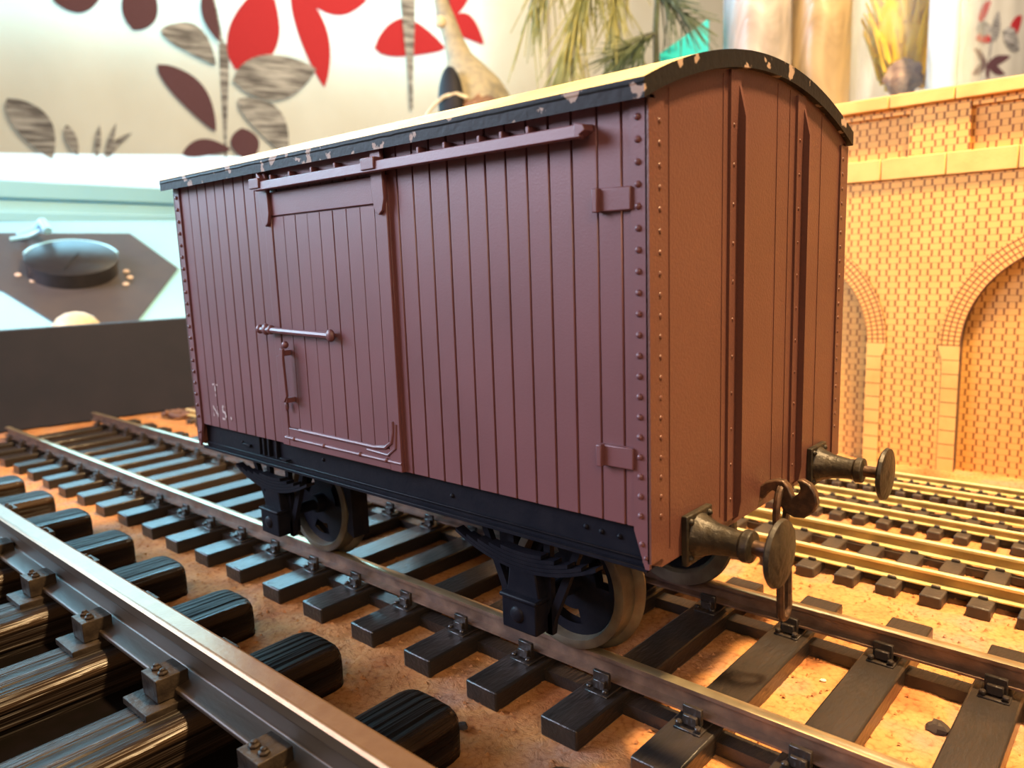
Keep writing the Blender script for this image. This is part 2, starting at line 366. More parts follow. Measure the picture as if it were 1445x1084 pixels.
# curtains
def curtain(name, s0, s1, z0, z1, off, amp, wl, leaves, label, ph=0.0):
    mb = MB(); ns = int((s1-s0)/4); nz = 12
    def f(s): return off+amp*math.sin(2*math.pi*s/wl+ph)+amp*.4*math.sin(2*math.pi*s/(wl*.37)+1)
    vs = []; fs = []
    for i in range(ns+1):
        s = s0+(s1-s0)*i/ns
        for j in range(nz+1):
            zt_ = z1(s) if callable(z1) else z1; z = z0+(zt_-z0)*j/nz
            zz = z+(2.5*math.sin(s/60) if j == 0 else 0)
            vs.append(cv(s, zz, f(s)))
    for i in range(ns):
        for j in range(nz): a = i*(nz+1)+j; fs.append((a, a+nz+1, a+nz+2, a+1))
    mb.add(vs, fs)
    for k, (mi, a, b, w, bend) in enumerate(leaves):
        a = Vector(a); b = Vector(b); d = b-a; L = d.length; nrm = Vector((-d.y, d.x))/L
        up_ = []; lo = []; n = 14
        for i in range(n+1):
            t = i/n; sh = math.sin(math.pi*t**(.85))**.8 if mi < 3 else 1.0
            if mi == 3: sh = .6+.4*math.cos(3*t)
            c = a+d*t+nrm*bend*math.sin(math.pi*t); up_.append(c+nrm*w*sh); lo.append(c-nrm*w*sh)
        vv = []; ff = []; e = .5+.12*k
        for i in range(n+1):
            for c in (up_[i], (up_[i]+lo[i])/2, lo[i]): vv.append(cv(c.x, c.y, f(c.x)-e))
        for i in range(n):
            q = i*3; ff += [(q, q+3, q+4, q+1), (q+1, q+4, q+5, q+2)]
        mb.add(vv, ff, {0: 1, 1: 2, 2: 3, 3: 3}[mi])
    o = P(name, mb, ['curtain', 'cur_red', 'cur_maroon', 'cur_grey'], smooth=60)
    tag(o, label, 'curtain'); return o
LV = [ # kind 0 red 1 maroon 2 brushed grey 3 stem ; tips in curtain coordinates
 (3,(84,290),(94,246),5,0),(3,(94,250),(87,157),4,0),
 (0,(101,230),(136,303),20,-4),(0,(157,305),(179,222),14,5),(0,(165,297),(228,305),9,-6),
 (0,(297,299),(336,324),9,0),(0,(306,292),(351,279),12,8),(0,(231,262),(306,270),17,10),
 (1,(25,252),(40,292),13,0),(1,(-29,266),(4,273),7,-3),(1,(40,228),(81,178),12,6),(1,(102,182),(106,154),12,0),(1,(52,158),(92,164),7,4),
 (2,(45,255),(86,232),12,8),(2,(98,220),(172,237),19,-2),(2,(101,206),(140,160),14,8),(2,(-66,193),(-42,150),12,4),
 (2,(-30,176),(-25,153),4,0),(2,(-12,152),(-7,178),2.2,0),(2,(-6,152),(5,180),2,0),(2,(-4,152),(16,173),2.2,3),
 (3,(268,330),(265,210),8,0),(1,(306,322),(303,292),7,0),
 (1,(84,292),(90,250),6,-3),
]
curtain('patterned_curtain', -300, 470, 156, lambda s: 284+.146*(s+62) if s > -62 else 284, 20, 1.6, 190, LV, 'cream curtain with red leaves and grey brushed leaves, ending above the blown-out window strip')
LV2 = [(1,(1351,362),(1295,339),8,0),(1,(1351,362),(1357,335),7,0),(1,(1351,362),(1410,350),8,0),(1,(1351,362),(1297,380),8,0),(1,(1351,362),(1421,381),8,0),
 (0,(1305,424),(1350,462),11,0),(0,(1413,414),(1455,452),14,0),(0,(1300,396),(1364,400),9,4),
 (2,(1353,365),(1367,446),4,0),(2,(1300,412),(1360,418),12,0),(2,(1368,400),(1376,450),14,0),(2,(1395,420),(1452,395),18,0),
 (1,(700,420),(760,470),14,4),(2,(1600,360),(1660,430),16,4)]
curtain('patterned_curtain', 430, 2400, 60, 640, 12, 2, 150, LV2, 'cream curtain stretch with the small maroon and grey star flower above the viaduct', 1.0)

# white sill mouldings in front of the window, left
def ob_box(c, ax, L, dep, z0, z1):
    """box with long axis along ax through c (front edge)"""
    ax = Vector((ax[0], ax[1], 0)).normalized(); back = Vector((-ax.y, ax.x, 0))
    c = Vector((c[0], c[1], 0)); a = c-ax*L/2; b = c+ax*L/2
    q = [a, b, b+back*dep, a+back*dep]
    mb = MB(); mb.add([(v.x, v.y, z0) for v in q]+[(v.x, v.y, z1) for v in q], [(0,3,2,1),(4,5,6,7),(0,1,5,4),(1,2,6,5),(2,3,7,6),(3,0,4,7)])
    return mb
AX = (-.29, .957)
box = thing('storage_box', 'large white plastic box with ledges, behind the black knob panel', 'box', (-640, 60, -22))
AXv = Vector((-.06, .998, 0)).normalized()
P('box_body', ob_box((-640, 55), AXv, 504, 80, -22, 122), 'sill_cyan_lit', box, bevel=1.5)
P('box_lip', ob_box((-634, 55), AXv, 508, 86, 104, 112), 'case_cyan_lit', box, bevel=1)
P('box_lid', ob_box((-635, 55), AXv, 511, 88, 122, 136), 'case_cyan_lit', box, bevel=1.5)
P('box_foot_ledge', ob_box((-630, 55), AXv, 508, 90, 78, 86), 'case_cyan_lit', box, bevel=1.5)
jug = MB(); jug.box(-700, -660, -60, 60, 136, 158); P_ = P('plastic_tray', jug, 'turq_pale' if 'turq_pale' in M else 'acrylic', bevel=3)
tag(P_, 'small pale cyan plastic tray standing on the white box at the left', 'tray')

# ================================================================== layout base
def base_board():
    mb = MB(); x0, x1, y0, y1 = -388, 130, -175, 176; st = 1.0
    from mathutils import noise as nz
    nx = int((x1-x0)/st); ny = int((y1-y0)/st); vs = []; fs = []
    for i in range(nx+1):
        for j in range(ny+1):
            x = x0+(x1-x0)*i/nx; y = y0+(y1-y0)*j/ny
            h = .28*nz.noise(Vector((x*.95, y*.95, 3)))+.30*nz.noise(Vector((x*.40, y*.40, 0)))+.35*nz.noise(Vector((x*.12, y*.12, 5)))
            vs.append((x, y, GZ+h-.25))
    for i in range(nx):
        for j in range(ny):
            a = i*(ny+1)+j
            if vs[a][0] > -357+vs[a][1]*.2177: fs.append((a, a+ny+1, a+ny+2, a+1))
    mb.add(vs, fs); mb.prism([(-358+y0*.2177, y0), (x1, y0), (x1, y1), (-358+y1*.2177, y1)], 'z', -22, GZ-1.3)
    return mb
o = P('cork_sheet', base_board(), 'cork', smooth=180); tag(o, 'orange brown crumbly cork sheet under all the model tracks', 'cork sheet')
cr = MB()
for k in range(7000):
    x = random.uniform(-300, 95); y = random.uniform(-45, 60) if k % 3 else random.uniform(60, 150); r = random.uniform(.18, .55)
    q = [(x+r*random.uniform(.6, 1.2)*dx, y+r*random.uniform(.6, 1.2)*dy, GZ-.1+r*random.uniform(.5, 1)*dz) for dx, dy, dz in ((1, 0, 0), (-.5, .87, 0), (-.5, -.87, 0), (0, 0, 1.0))]
    cr.add(q, [(0, 1, 3), (1, 2, 3), (2, 0, 3)])
o = P('cork_crumbs', cr, 'cork', smooth=0); tag(o, 'loose orange brown crumbs scattered over the cork sheet', 'crumbs', kind='stuff')
o = P('gap_shade_strip', MB().box(-350, 120, -172, -47.5, GZ-.4, GZ+.5), 'shade'); tag(o, 'black underlay strip added to darken the sleeper gaps of the big-gauge track in the foreground', 'shade')  # dark strip put in where the sleeper gaps are shaded

# dark board at the end of the tracks
bd = MB(); a = Vector((-357, -130, 0)); b = Vector((-318, 150, 0)); n_ = Vector((-(b-a).y, (b-a).x, 0)).normalized()*9
a_ = Vector((-380.5, -135, 0)); b_ = Vector((-318.5, 150, 0)); bk = Vector((-6, 1.3, 0))
q = [a_, b_, b_+bk, a_+bk]
bd.add([(v.x, v.y, GZ+.1) for v in q]+[(v.x, v.y, 38.5) for v in q], [(0,1,2,3),(7,6,5,4),(4,5,1,0),(5,6,2,1),(6,7,3,2),(7,4,0,3)])
o = P('end_board', bd, 'grey_board', bevel=.6); tag(o, 'plain dark grey upright board closing the far end of the tracks', 'board')

# ------------------------------------------------------------------ controller with the knob
C = Vector((-483.1, 70.7, 73.9)); CK = 1.302; ax = Vector((.3219, .9468, 0)); upv = Vector((-.85095, .28932, .43837)); nv = Vector((.41504, -.14111, .89880))
ctl = thing('control_unit', 'white cased control unit with a charcoal hexagonal face and big round knob', 'controller', (-483, 70, -22))
def ul(a, b, h): return tuple(C+ax*a*CK+upv*b*CK+nv*h*CK)
mb = MB()
pts = [(-110, -80), (66, -80), (66, 66), (-110, 66)]
vt = [ul(a_, b_, -9.2) for a_, b_ in pts]; vb = [(v[0], v[1], -22) for v in vt]
mb.add(vt+vb, [(0,1,2,3),(7,6,5,4),(0,4,5,1),(1,5,6,2),(2,6,7,3),(3,7,4,0)])
P('case', mb, 'case_cyan_lit', ctl, bevel=1.5)
hexp = [(-62, 49), (29, 45), (47, 0), (24, -50), (18, -66), (-6, -56), (-29, -17), (-75, 20)]
mb = MB(); vt = [ul(a_, b_, -8) for a_, b_ in hexp]; vb = [ul(a_, b_, -9.0) for a_, b_ in hexp]; n = len(hexp)
mb.add(vt+vb, [tuple(range(n-1, -1, -1)), tuple(range(n, 2*n))]+[((i+1)%n, i, i+n, (i+1)%n+n)[::-1] for i in range(n)])
P('face_plate', mb, 'panel', ctl)
mb = MB(); mb.lathe([(-10.5, 25.4), (-4, 25.4), (-.8, 26), (0, 24.5), (.05, 1e-3)], C, nv, 40)
kb = P('knob', mb, 'knob', ctl)
mb = MB(); mb.tube([ul(20.2*math.cos(t), 20.2*math.sin(t), -.8) for t in [math.radians(12+8*k) for k in range(20)]], 1.1, 6)  # pale arc modelled as the light glinting on the knob edge
P('knob_rim_highlight', mb, 'case_cyan_lit', kb, label='bright arc standing in for the highlight on the far edge of the knob')
P('pointer_line', MB().tube([ul(-4, -15, .2), ul(3, 3, .2)], .35, 6), 'figure_black', kb)
for (a_, b_) in [(23, -4), (24, -11), (21.5, -18), (-8, -17), (-17, -11), (-23, -4)]:
    P('dial_dot', MB().lathe([(0, 1.9), (.4, 1.8), (.5, .01)], ul(a_, b_+2, -8), nv, 12), 'dot', ctl)
lv = MB(); lv.tube([ul(-22, 42, -7), ul(-14, 38, -2), ul(-11, 33, 4), ul(-9, 26, 2)], 2.8, 8); lv.tube([ul(-26, 36, -6.5), ul(-18, 36, -5), ul(-12, 34, -1)], 1.4, 8)
P('toggle_lever', lv, 'case_cyan_lit', ctl, label='glossy lever beside the knob')
P('push_button', MB().blob(ul(-1.5, -59, -8), 13, 13, 11), 'cream', ctl, label='cream domed button')

# ================================================================== TRACKS
def rail(x0, x1, y, zt, h, hw, fw, mats, parent, name='rail', web=.35, headh=.9, footh=.5, webm=0):
    """flat-bottomed rail as one extruded section"""
    hh = headh; fh = footh; z0 = zt-h
    sec = [(y-hw/2, zt-.12), (y-hw/2+.15*hw, zt), (y+hw/2-.15*hw, zt), (y+hw/2, zt-.12), (y+hw/2, zt-hh*.8), (y+web/2, zt-hh*1.15),
           (y+web/2, z0+fh*1.3), (y+fw/2, z0+fh*.7), (y+fw/2, z0), (y-fw/2, z0), (y-fw/2, z0+fh*.7), (y-web/2, z0+fh*1.3), (y-web/2, zt-hh*1.15), (y-hw/2, zt-hh*.8)]
    mb = MB(); mb.prism(sec, 'x', x0, x1)
    nf = len(mb.f)
    for i in (4, 5, 11, 12): mb.m[2+i] = webm
    for i in range(3): mb.m[2+i] = 1     # the three faces of the running surface
    return P(name, mb, mats, parent)

# --- the van's track (32 mm gauge)
trk = thing('railway_track', 'dark sleepered model track with brown rails that the maroon van stands on', 'track', (-120, 0, GZ))
XE = 128
rail(-322, XE, -17, 0, 3.6, 1.9, 2.9, ['rail_side', 'rail_top'], trk)
rail(-324, XE, 17.6, 0, 3.6, 1.9, 2.9, ['rail_side', 'rail_top'], trk)
def chair_o(y, x, s):
    """rail chair with jaw and two bolt heads; s = side of rail the sleeper end is on"""
    mb = MB(); mb.box(x-2.1, x+2.1, y-3.7, y+3.7, -5.05, -4.7)
    for k in (-1, 1):
        mb.box(x-1.5, x+1.5, y+k*1.0-.35+k*.9, y+k*1.0+.35+k*.9, -4.5, -1.9)
        mb.box(x-1.1, x+1.1, y+k*2.2-.7, y+k*2.2+.7, -4.5, -3.0)
        for j in (-1, 1): mb.lathe([(0, .55), (.5, .5), (.55, .01)], (x+j*1.5, y+k*3.2, -4.4), (0, 0, 1), 8)
    return mb
xs0 = -1.4
sl0 = P('sleeper', MB().box(xs0-3.4, xs0+3.4, -30, 33, GZ-.3, -5), 'sleeper', trk, org=(xs0, 0, -6), bevel=.35)
for y, sd in ((-17, -1), (17.6, 1)): P('rail_chair', chair_o(y, xs0, sd), 'sleeper', sl0, bevel=.12, seg=1)
for k in range(-20, 9):
    if k == 0: continue
    c = cp_tree(sl0, trk, dx=15.6*k+random.uniform(-.5, .5), dy=random.uniform(-.4, .4))
    c.rotation_euler.z = random.uniform(-.012, .012)
for y in (-17, 17.6):
    P('sleeper_link', MB().box(-318, XE-2, y-1.6, y+1.6, GZ-.1, -6.1), 'sleeper', trk, label='plastic bar joining the sleepers under the rail')

# --- the big-gauge track in the foreground
big = thing('railway_track', 'big-gauge track in the left foreground with grained wooden sleepers and bolted chairs', 'track', (-90, -84, GZ))
def big_rail(y):
    sec = [(y-1.9, 8.0), (y-1.5, 8.5), (y+1.5, 8.5), (y+1.9, 8.0), (y+1.9, 6.2), (y+.7, 5.4), (y+.7, 2.2), (y+4.2, 1.5), (y+4.2, .7), (y-4.2, .7), (y-4.2, 1.5), (y-.7, 2.2), (y-.7, 5.4), (y-1.9, 6.2)]
    mb = MB(); mb.prism(sec, 'x', -238, 95); mb.m[2] = mb.m[3] = mb.m[4] = 1
    return P('rail', mb, ['big_side', 'big_top'], big, bevel=.25)
big_rail(-62.0); big_rail(-109)
BX = -31.5
def big_sleeper():
    w = 6.1; sec = []
    for t in range(0, 9):
        a = math.pi*t/8; sec.append((BX+w*math.copysign(abs(math.cos(a))**.45, math.cos(a)), -4.2+3.4*abs(math.sin(a))**.6))
    sec = [(BX+w*.98, GZ), *sec, (BX-w*.98, GZ)]
    ys = [-127, -126.4, -125, -43.2, -41.7, -41.0]; sc = [.86, .95, 1, 1, .95, .86]
    mb = MB(); n = len(sec); vs = []; fs = []
    for y, s in zip(ys, sc):
        for (x, z) in sec: vs.append((BX+(x-BX)*s, y, GZ+(z-GZ)*(.5+.5*s) if z > GZ else z))
    for i in range(len(ys)-1):
        for k in range(n): a = i*n+k; b = i*n+(k+1)%n; fs.append((a, b, b+n, a+n))
    fs += [tuple(range(n-1, -1, -1)), tuple((len(ys)-1)*n+k for k in range(n))]
    mb.add(vs, [f[::-1] for f in fs]); return mb
def big_chair(y):
    mb = MB(); x = BX-2.0
    mb.box(x-4.0, x+4.0, y-9.6, y+6.8, -1.0, .1)          # base plate
    for k in (-1, 1):
        ya, yb = (y-7.2, y-2.4) if k < 0 else (y+2.4, y+5.9)
        mb.box(x-2.5, x+2.5, ya, yb, .2, 3.7)
    return mb
bs = P('sleeper', big_sleeper(), 'grain', big, org=(BX, -84, -4), smooth=50)
for y in (-62.0, -109):
    ch = P('rail_chair', big_chair(y), 'chair', bs, bevel=.5)
    bm_ = MB()
    for k in (-1, 1):
        for j in (-1, 1):
            c = (BX-2+j*1.1, y+(-5.5 if k < 0 else 4.4), 3.7)
            bm_.lathe([(0, .8), (.4, .8), (.45, .5), (.85, .45), (.9, .01)], c, (0, 0, 1), 6)
    # bolts belong to the chair; one mesh of two pairs
    ch2 = bpy.data.objects['rail_chair'] if False else ch
    me = ch.data
    # merge bolts into the chair mesh
    base = len(me.vertices); vs = [tuple(v.co) for v in me.vertices]; fs = [tuple(p.vertices) for p in me.polygons]
    vs += [tuple((Vector(v)-ORG[bs.name])*K) for v in bm_.v]; fs += [tuple(i+base for i in f) for f in bm_.f]
    me.clear_geometry(); me.from_pydata(vs, [], fs); me.update()
for k in range(-7, 5):
    if k == 0: continue
    c = cp_tree(bs, big, dx=28.6*k+(.35*k*abs(k) if k < 0 else 0)*-.12, dy=(-.35*k if k < 0 else 0)+random.uniform(-.4, .4))
    c.rotation_euler.z = random.uniform(-.015, .015)

# --- three narrower tracks on the right, towards the viaduct
def small_track(label, ya, yb, zt, h, hw, sl_y0, sl_y1, sl_w, pitch, x0, x1, zs, xoff, rnd):
    t = thing('railway_track', label, 'track', (-100, (ya+yb)/2, GZ))
    for y in (ya, yb): rail(x0, x1, y, zt, h, hw, hw*2.9, ['brass', 'brass_top', 'brass_web'], t, headh=h*.30, footh=h*.13, web=hw*.4, webm=2)
    mb = MB().box(xoff-sl_w/2, xoff+sl_w/2, sl_y0, sl_y1, GZ-.3, zs)
    for y in (ya, yb):
        for k in (-1, 1): mb.box(xoff-sl_w*.22, xoff+sl_w*.22, y+k*hw*1.5-.3, y+k*hw*1.5+.3, zs-.1, zs+.75)
    s = P('sleeper', mb, 'sleeper_b', t, org=(xoff, (ya+yb)/2, zs), bevel=rnd)
    k0 = int((x0-xoff)/pitch)+1; k1 = int((x1-xoff)/pitch)
    for k in range(k0, k1+1):
        if k: cp(s, t, dx=k*pitch)
    for y in (ya+hw*1.2, yb-hw*1.2): P('sleeper_link', MB().box(x0+2, x1-2, y-.8, y+.8, GZ, zs-.5), 'sleeper_b', t)
    return t
small_track('yellow-railed track next to the van track, square brown sleepers', 54.3, 71.0, -3.0, 2.9, 1.1, 48.2, 77.5, 4.0, 8.15, -310, 110, -5.9, -3.0, .3)
small_track('yellow-railed middle track with knobbly sleeper ends, second from the viaduct', 91.5, 103.2, -4.1, 2.0, .8, 87.0, 107.6, 3.0, 5.75, -300, 75, -6.2, -.9, .9)
small_track('narrowest yellow-railed track, close to the foot of the viaduct', 117.6, 127.8, -4.2, 1.8, .7, 114.8, 131.0, 2.3, 4.35, -295, 65, -6.2, -1.4, .6)

# ================================================================== VIADUCT
via = thing('viaduct', 'laser-cut wooden model viaduct with engraved brickwork, arches and parapet', 'viaduct', (-60, 156, GZ-2))
YF = 152.0; VX0, VX1 = -285, 112
cxs = [26.2+88.7*k for k in range(-3, 2)]; ZS = 31.0; RI = 31.0; RO = 36.7
# face sheet with the arch openings: built bay by bay
mb = MB(); T = 5.0
for cx_ in cxs:
    xa, xb = cx_-44.35, cx_+44.35
    n = 28
    arc = [(cx_+RO*math.cos(math.pi*k/n), ZS+RO*math.sin(math.pi*k/n)) for k in range(n+1)]   # right to left
    po = 4.6                                      # quoin width
    outl_r = [(cx_+RI+po, GZ-2), (cx_+RI+po, ZS-4.4)]
    # left pier half, right pier half, and the spandrel split in quads to the string course
    for sgn in (-1, 1):
        mb.prism([(cx_+sgn*(RI+po), GZ-2), (cx_+sgn*44.35, GZ-2), (cx_+sgn*44.35, ZS), (cx_+sgn*(RI+po), ZS)], 'y', YF, YF+3.5)
    top = 81.8
    for k in range(n):
        (xA, zA), (xB, zB) = arc[k], arc[k+1]
        mb.add([(xA, YF, zA), (xB, YF, zB), (xB, YF, top), (xA, YF, top)], [(0, 3, 2, 1)])
    for sgn in (-1, 1):
        x1_, x2_ = sorted((cx_+sgn*RO, cx_+sgn*44.35)); mb.add([(x1_, YF, ZS), (x2_, YF, ZS), (x2_, YF, top), (x1_, YF, top)], [(0, 1, 2, 3)])
P('face_brickwork', mb, 'brick', via, org=(0, YF, .6), smooth=0)
for cx_ in cxs:
    n = 40; mb = MB(); vs = []; fs = []
    yo = YF-.35
    for k in range(n+1):
        a = math.pi*k/n; c, s = math.cos(a), math.sin(a)
        vs += [(cx_+RI*c, yo, ZS+RI*s), (cx_+(RO+.05)*c, yo, ZS+(RO+.05)*s), (cx_+(RO+.05)*c, YF+.5, ZS+(RO+.05)*s), (cx_+RI*c, YF+T-1, ZS+RI*s)]
    mi = []
    for k in range(n):
        a = k*4; b = a+4; fs += [(a, a+1, b+1, b), (a+1, a+2, b+2, b+1), (a+3, a, b, b+3)]; mi += [0, 1, 1]
    mb.add(vs, fs); mb.m = mi
    P('arch_ring', mb, ['brick_ring', 'kit_edge'], via, org=(cx_, YF, ZS), smooth=30)
    for sgn in (-1, 1):
        q = MB()
        xi = cx_+sgn*RI; xo_ = cx_+sgn*(RO+.2); xq = cx_+sgn*(RI+4.6)
        q.prism([(xi, ZS), (xo_, ZS), (xo_-sgn*.0, ZS-.6), (xq, ZS-4.2), (xi, ZS-4.2)], 'y', YF-.35, YF+3.5, side=1)
        for k in range(8):
            z1 = ZS-4.4-k*4.4; q.prism([(xi, z1), (xq, z1), (xq, z1-4.15), (xi, z1-4.15)], 'y', YF-.3, YF+3.5, side=1)
        q.box(min(xi+sgn*.1, xq), max(xi+sgn*.1, xq), YF-.1, YF+T-1, GZ-2, ZS, 1)
        P('pier_quoins', q, ['stone', 'kit_edge'], via)
P('infill_wall', MB().box(VX0, VX1, YF+3.6, YF+8, GZ-2, 81), 'brick_back', via, org=(2.4, YF+7, .2))
P('parapet_wall', MB().box(VX0, VX1, YF+1.4, YF+5, 80, 103.2), 'brick_back', via, org=(1.0, YF, .3))
# raised parapet frame: pilasters and top/bottom strip
pl = MB()
for cx_ in cxs[:]:
    xp = cx_-44.35+4.6
    pl.box(xp-8.1, xp+8.1, YF-.2, YF+1.5, 88.3, 103)
for cx_ in cxs: pl.box(cx_-44.35+12.8, cx_+44.35-3.6, YF+.2, YF+1.5, 101.0, 103)
P('parapet_pilasters', pl, ['brick'], via, org=(-21.2, YF, .3))
sc_ = MB(); x = VX0
xj = 7.06-18.1*16
while xj < VX1:
    sc_.box(max(xj+.12, VX0), min(xj+18.1-.12, VX1), YF-1.1, YF+1.5, 82, 88.4); xj += 18.1
P('string_course', sc_, 'stone', via, bevel=.25)
cp_ = MB(); xj = -9.5-17.8*15
while xj < VX1:
    cp_.box(max(xj+.12, VX0), min(xj+17.8-.12, VX1), YF-1.9, YF+8, 103.1, 106.9); xj += 17.8
P('coping', cp_, 'stone', via, bevel=.3)

# ================================================================== THE VAN
van = thing('goods_van', 'maroon planked model goods van with curved roof, sliding door and sprung buffers', 'goods van', (-57.8, 0, 0))
L0, L1, Wd = -115.7, 0.0, 32.1; ZB, ZT = 28.4, 79.4
def zroof(y, top): return top-y*y/(2*79.0)
# side panels of vertical planks
def planks(xs, y, t, z0, z1, out):
    mb = MB()
    for a, b in zip(xs[:-1], xs[1:]):
        j = random.uniform(-.04, .04)
        mb.box(a+.09, b-.09, *(sorted((y, y+out*(t+j)))), z0, z1)
    mb.box(xs[0], xs[-1], *sorted((y, y+out*(t-.28))), z0, z1)
    return mb
near = [L0, -113.5]+[-113.5+3.66*k for k in range(1, 9)]+[-80.4]
mid = [-46.5, -43.6, -40.0, -36.3, -32.65, -28.95, -25.3, -21.6, -17.95, -14.35, -10.8, -7.0, -3.55, -2.0, 0]
sp = MB()
tmp = planks(near, -30.6, 1.5, ZB, ZT, -1); sp.add(tmp.v, tmp.f)
xx = [-80.4+3.39*k for k in range(0, 11)]; tmp = planks(xx[:-1]+[-46.5], -30.6, 1.3, ZB, ZT, -1); sp.add(tmp.v, tmp.f)
tmp = planks(mid, -30.6, 1.5, ZB, ZT, -1); sp.add(tmp.v, tmp.f)
P('side_panel', sp, 'maroon', van, bevel=.12, seg=1)
tmp = planks([L0+3.73*k for k in range(0, 31)]+[0], 30.6, 1.5, ZB, ZT, 1)
P('side_panel', tmp, 'maroon', van, bevel=.12, seg=1)
P('floor_panel', MB().box(L0+.6, L1-.6, -30.5, 30.5, 27, 28.6), 'black', van)
# ends with curved tops and cut lower corners
for xo, xi in ((0, -1.2), (L0, L0+1.2)):
    n = 64
    pts = [(-Wd, 24.0), (-Wd+2.6, 22.9), (Wd-2.6, 22.9), (Wd, 24.0)]+[(Wd-2*Wd*k/n, zroof(Wd-2*Wd*k/n, 86.0)) for k in range(n+1)]
    e = MB().prism(pts, 'x', min(xo, xi), max(xo, xi))
    ep = P('end_panel', e, 'maroon_end_dim', van, smooth=20)
    sg = 1 if xo == 0 else -1
    for yw in (-9.8, 12.4):
        st = MB()
        st.box(*sorted((xo, xo+sg*.35)), yw-2.6, yw+.3, 24, zroof(yw, 85.4))
        st.prism([(xo, 23.4), (xo+sg*.9, 24.2), (xo+sg*1.3, 26.5), (xo+sg*1.3, zroof(yw, 85.9)-6.2), (xo, zroof(yw, 85.9)-.6)], 'y', yw-.25, yw+.35)
        for k in range(11):
            st.dome((xo+sg*.35, yw-1.6, 27+5.1*k), (sg, 0, 0), .25, .12, 8)
        P('end_stanchion', st, 'maroon_end_dim', van)
    sm = MB()
    for ys in (-27.5, -13.9, 3.1, 7.6, 20.5): sm.box(*sorted((xo, xo+sg*.09)), ys-.12, ys+.12, 25, zroof(ys, 85.3))
    P('end_panel_seams', sm, 'maroon_end_dim', ep)
# corner irons with rivets
for (xc, sx) in ((0, 1), (L0, -1)):
    for sy in (-1, 1):
        ci = MB(); yo = sy*Wd
        ci.prism([(xc, 23.4), (xc, ZT-.3), (xc-sx*2.15, ZT-.3), (xc-sx*2.15, ZB-.2), (xc-sx*.6, 23.4)], 'y', *sorted((yo-sy*.2, yo+sy*.35)))
        ci.box(*sorted((xc-sx*.2, xc+sx*.3)), *sorted((yo+sy*.35, yo-sy*3.0)), 24.2, ZT-.6, mi=1)
        for k in range(20):
            z = 30.2+2.46*k
            if z > 78: break
            ci.dome((xc-sx*1.15, yo+sy*.35, z), (0, sy, 0), .42, .4, 10)
            ci.dome((xc+sx*.3, yo-sy*2.0, z-.4), (sx, 0, 0), .34, .14, 10, mi=1)
        ci.dome((xc-sx*1.0, yo+sy*.35, 26.6), (0, sy, 0), .38, .35, 10); ci.dome((xc-sx*.45, yo+sy*.35, 24.9), (0, sy, 0), .3, .3, 10)
        P('corner_iron', ci, ['maroon', 'maroon_end_dim'], van)
# roof
n = 40; RW = 34.3
outer = [(-RW+(RW+33.0)*k/n, zroof(-RW+(RW+33.0)*k/n, 88.1)) for k in range(n+1)]
inner = [(y, zroof(y, 85.9)) for y, z in outer]
rf = MB(); x0, x1 = -117.6, .9
vs = []; fs = []; mi = []
NX = 60
for i in range(NX+1):
    x = x0+(x1-x0)*i/NX
    for k, (y, z) in enumerate(outer): vs.append((x, y, z))
    for k, (y, z) in enumerate(inner): vs.append((x, y, z))
m_ = n+1; W_ = 2*m_
for i in range(NX):
    for k in range(n):
        a = i*W_+k; fs.append((a, a+W_, a+W_+1, a+1)); mi.append(0)
        a = i*W_+m_+k; fs.append((a, a+1, a+W_+1, a+W_)); mi.append(1)
    a = i*W_; fs.append((a, a+m_, a+m_+W_, a+W_)); mi.append(1)
    a = i*W_+n; fs.append((a, a+W_, a+m_+W_, a+m_)); mi.append(1)
for i, fl in ((0, 0), (NX, 1)):
    for k in range(n):
        a = i*W_+k; f = (a, a+1, a+1+m_, a+m_); fs.append(f if fl else f[::-1]); mi.append(1)
rf.add(vs, fs); rf.m = mi
roof = P('roof', rf, ['roof', 'roof_rim'], van, smooth=30)
# uneven, lumpy black rim along the near eave and ends
rim = MB()
def rimline(pts, r): rim.tube([(x+random.uniform(-.04, .04), y, z+random.uniform(-.06, .06)) for x, y, z in pts], r, 8)
rimline([(x0+(x1-x0)*k/80, -RW+.4, zroof(-RW, 88.1)-.55) for k in range(81)], .5)
P('roof_edge_strip', rim, 'roof_rim', roof, label='chipped black strip along the roof edge')
# sliding door
DX0, DX1, DZ0, DZ1 = -80.2, -45.3, 28.5, 75.0; YD = -32.75
door_o = (-62, -33, 50)
P('door_header', MB().box(-79.2, -46.8, -32.35, -31.9, 75.5, ZT-.4), 'maroon', van)
db = MB(); db.box(DX0, DX1, YD+.25, -31.9, DZ0, DZ1)
ped = [-77.7]+[-77.7+3.66*k for k in range(1, 8)]+[-48.4]
tmp = planks(ped, YD+.3, .35, 32.2, 70.6, -1); db.add(tmp.v, tmp.f)
door = P('sliding_door', db, 'maroon', van, bevel=.1, seg=1)
df = MB()
df.box(DX0, -77.9, YD-.15, YD+.3, DZ0, DZ1); df.box(-48.2, DX1, YD-.25, YD+.3, DZ0, DZ1)
df.box(-77.9, -48.2, YD-.15, YD+.3, 70.8, DZ1); df.box(-77.9, -48.2, YD-.15, YD+.3, DZ0, 32.0)
P('door_frame', df, 'maroon', door, bevel=.15)
bead = MB()
bead.tube([(-74, YD-.2, 32.0), (-52, YD-.2, 31.9), (-49.2, YD-.2, 32.2), (-47.6, YD-.2, 33.2), (-47.0, YD-.2, 35.2), (-47.0, YD-.2, 36.8)], .35, 8)
bead.tube([(-54, YD-.2, 31.2), (-48.6, YD-.2, 31.0), (-46.6, YD-.2, 32.4), (-46.2, YD-.2, 36.4)], .28, 8)
bead.tube([(DX0+1.2, YD-.2, 30.1), (DX1, YD-.2, 30.0)], .3, 8)
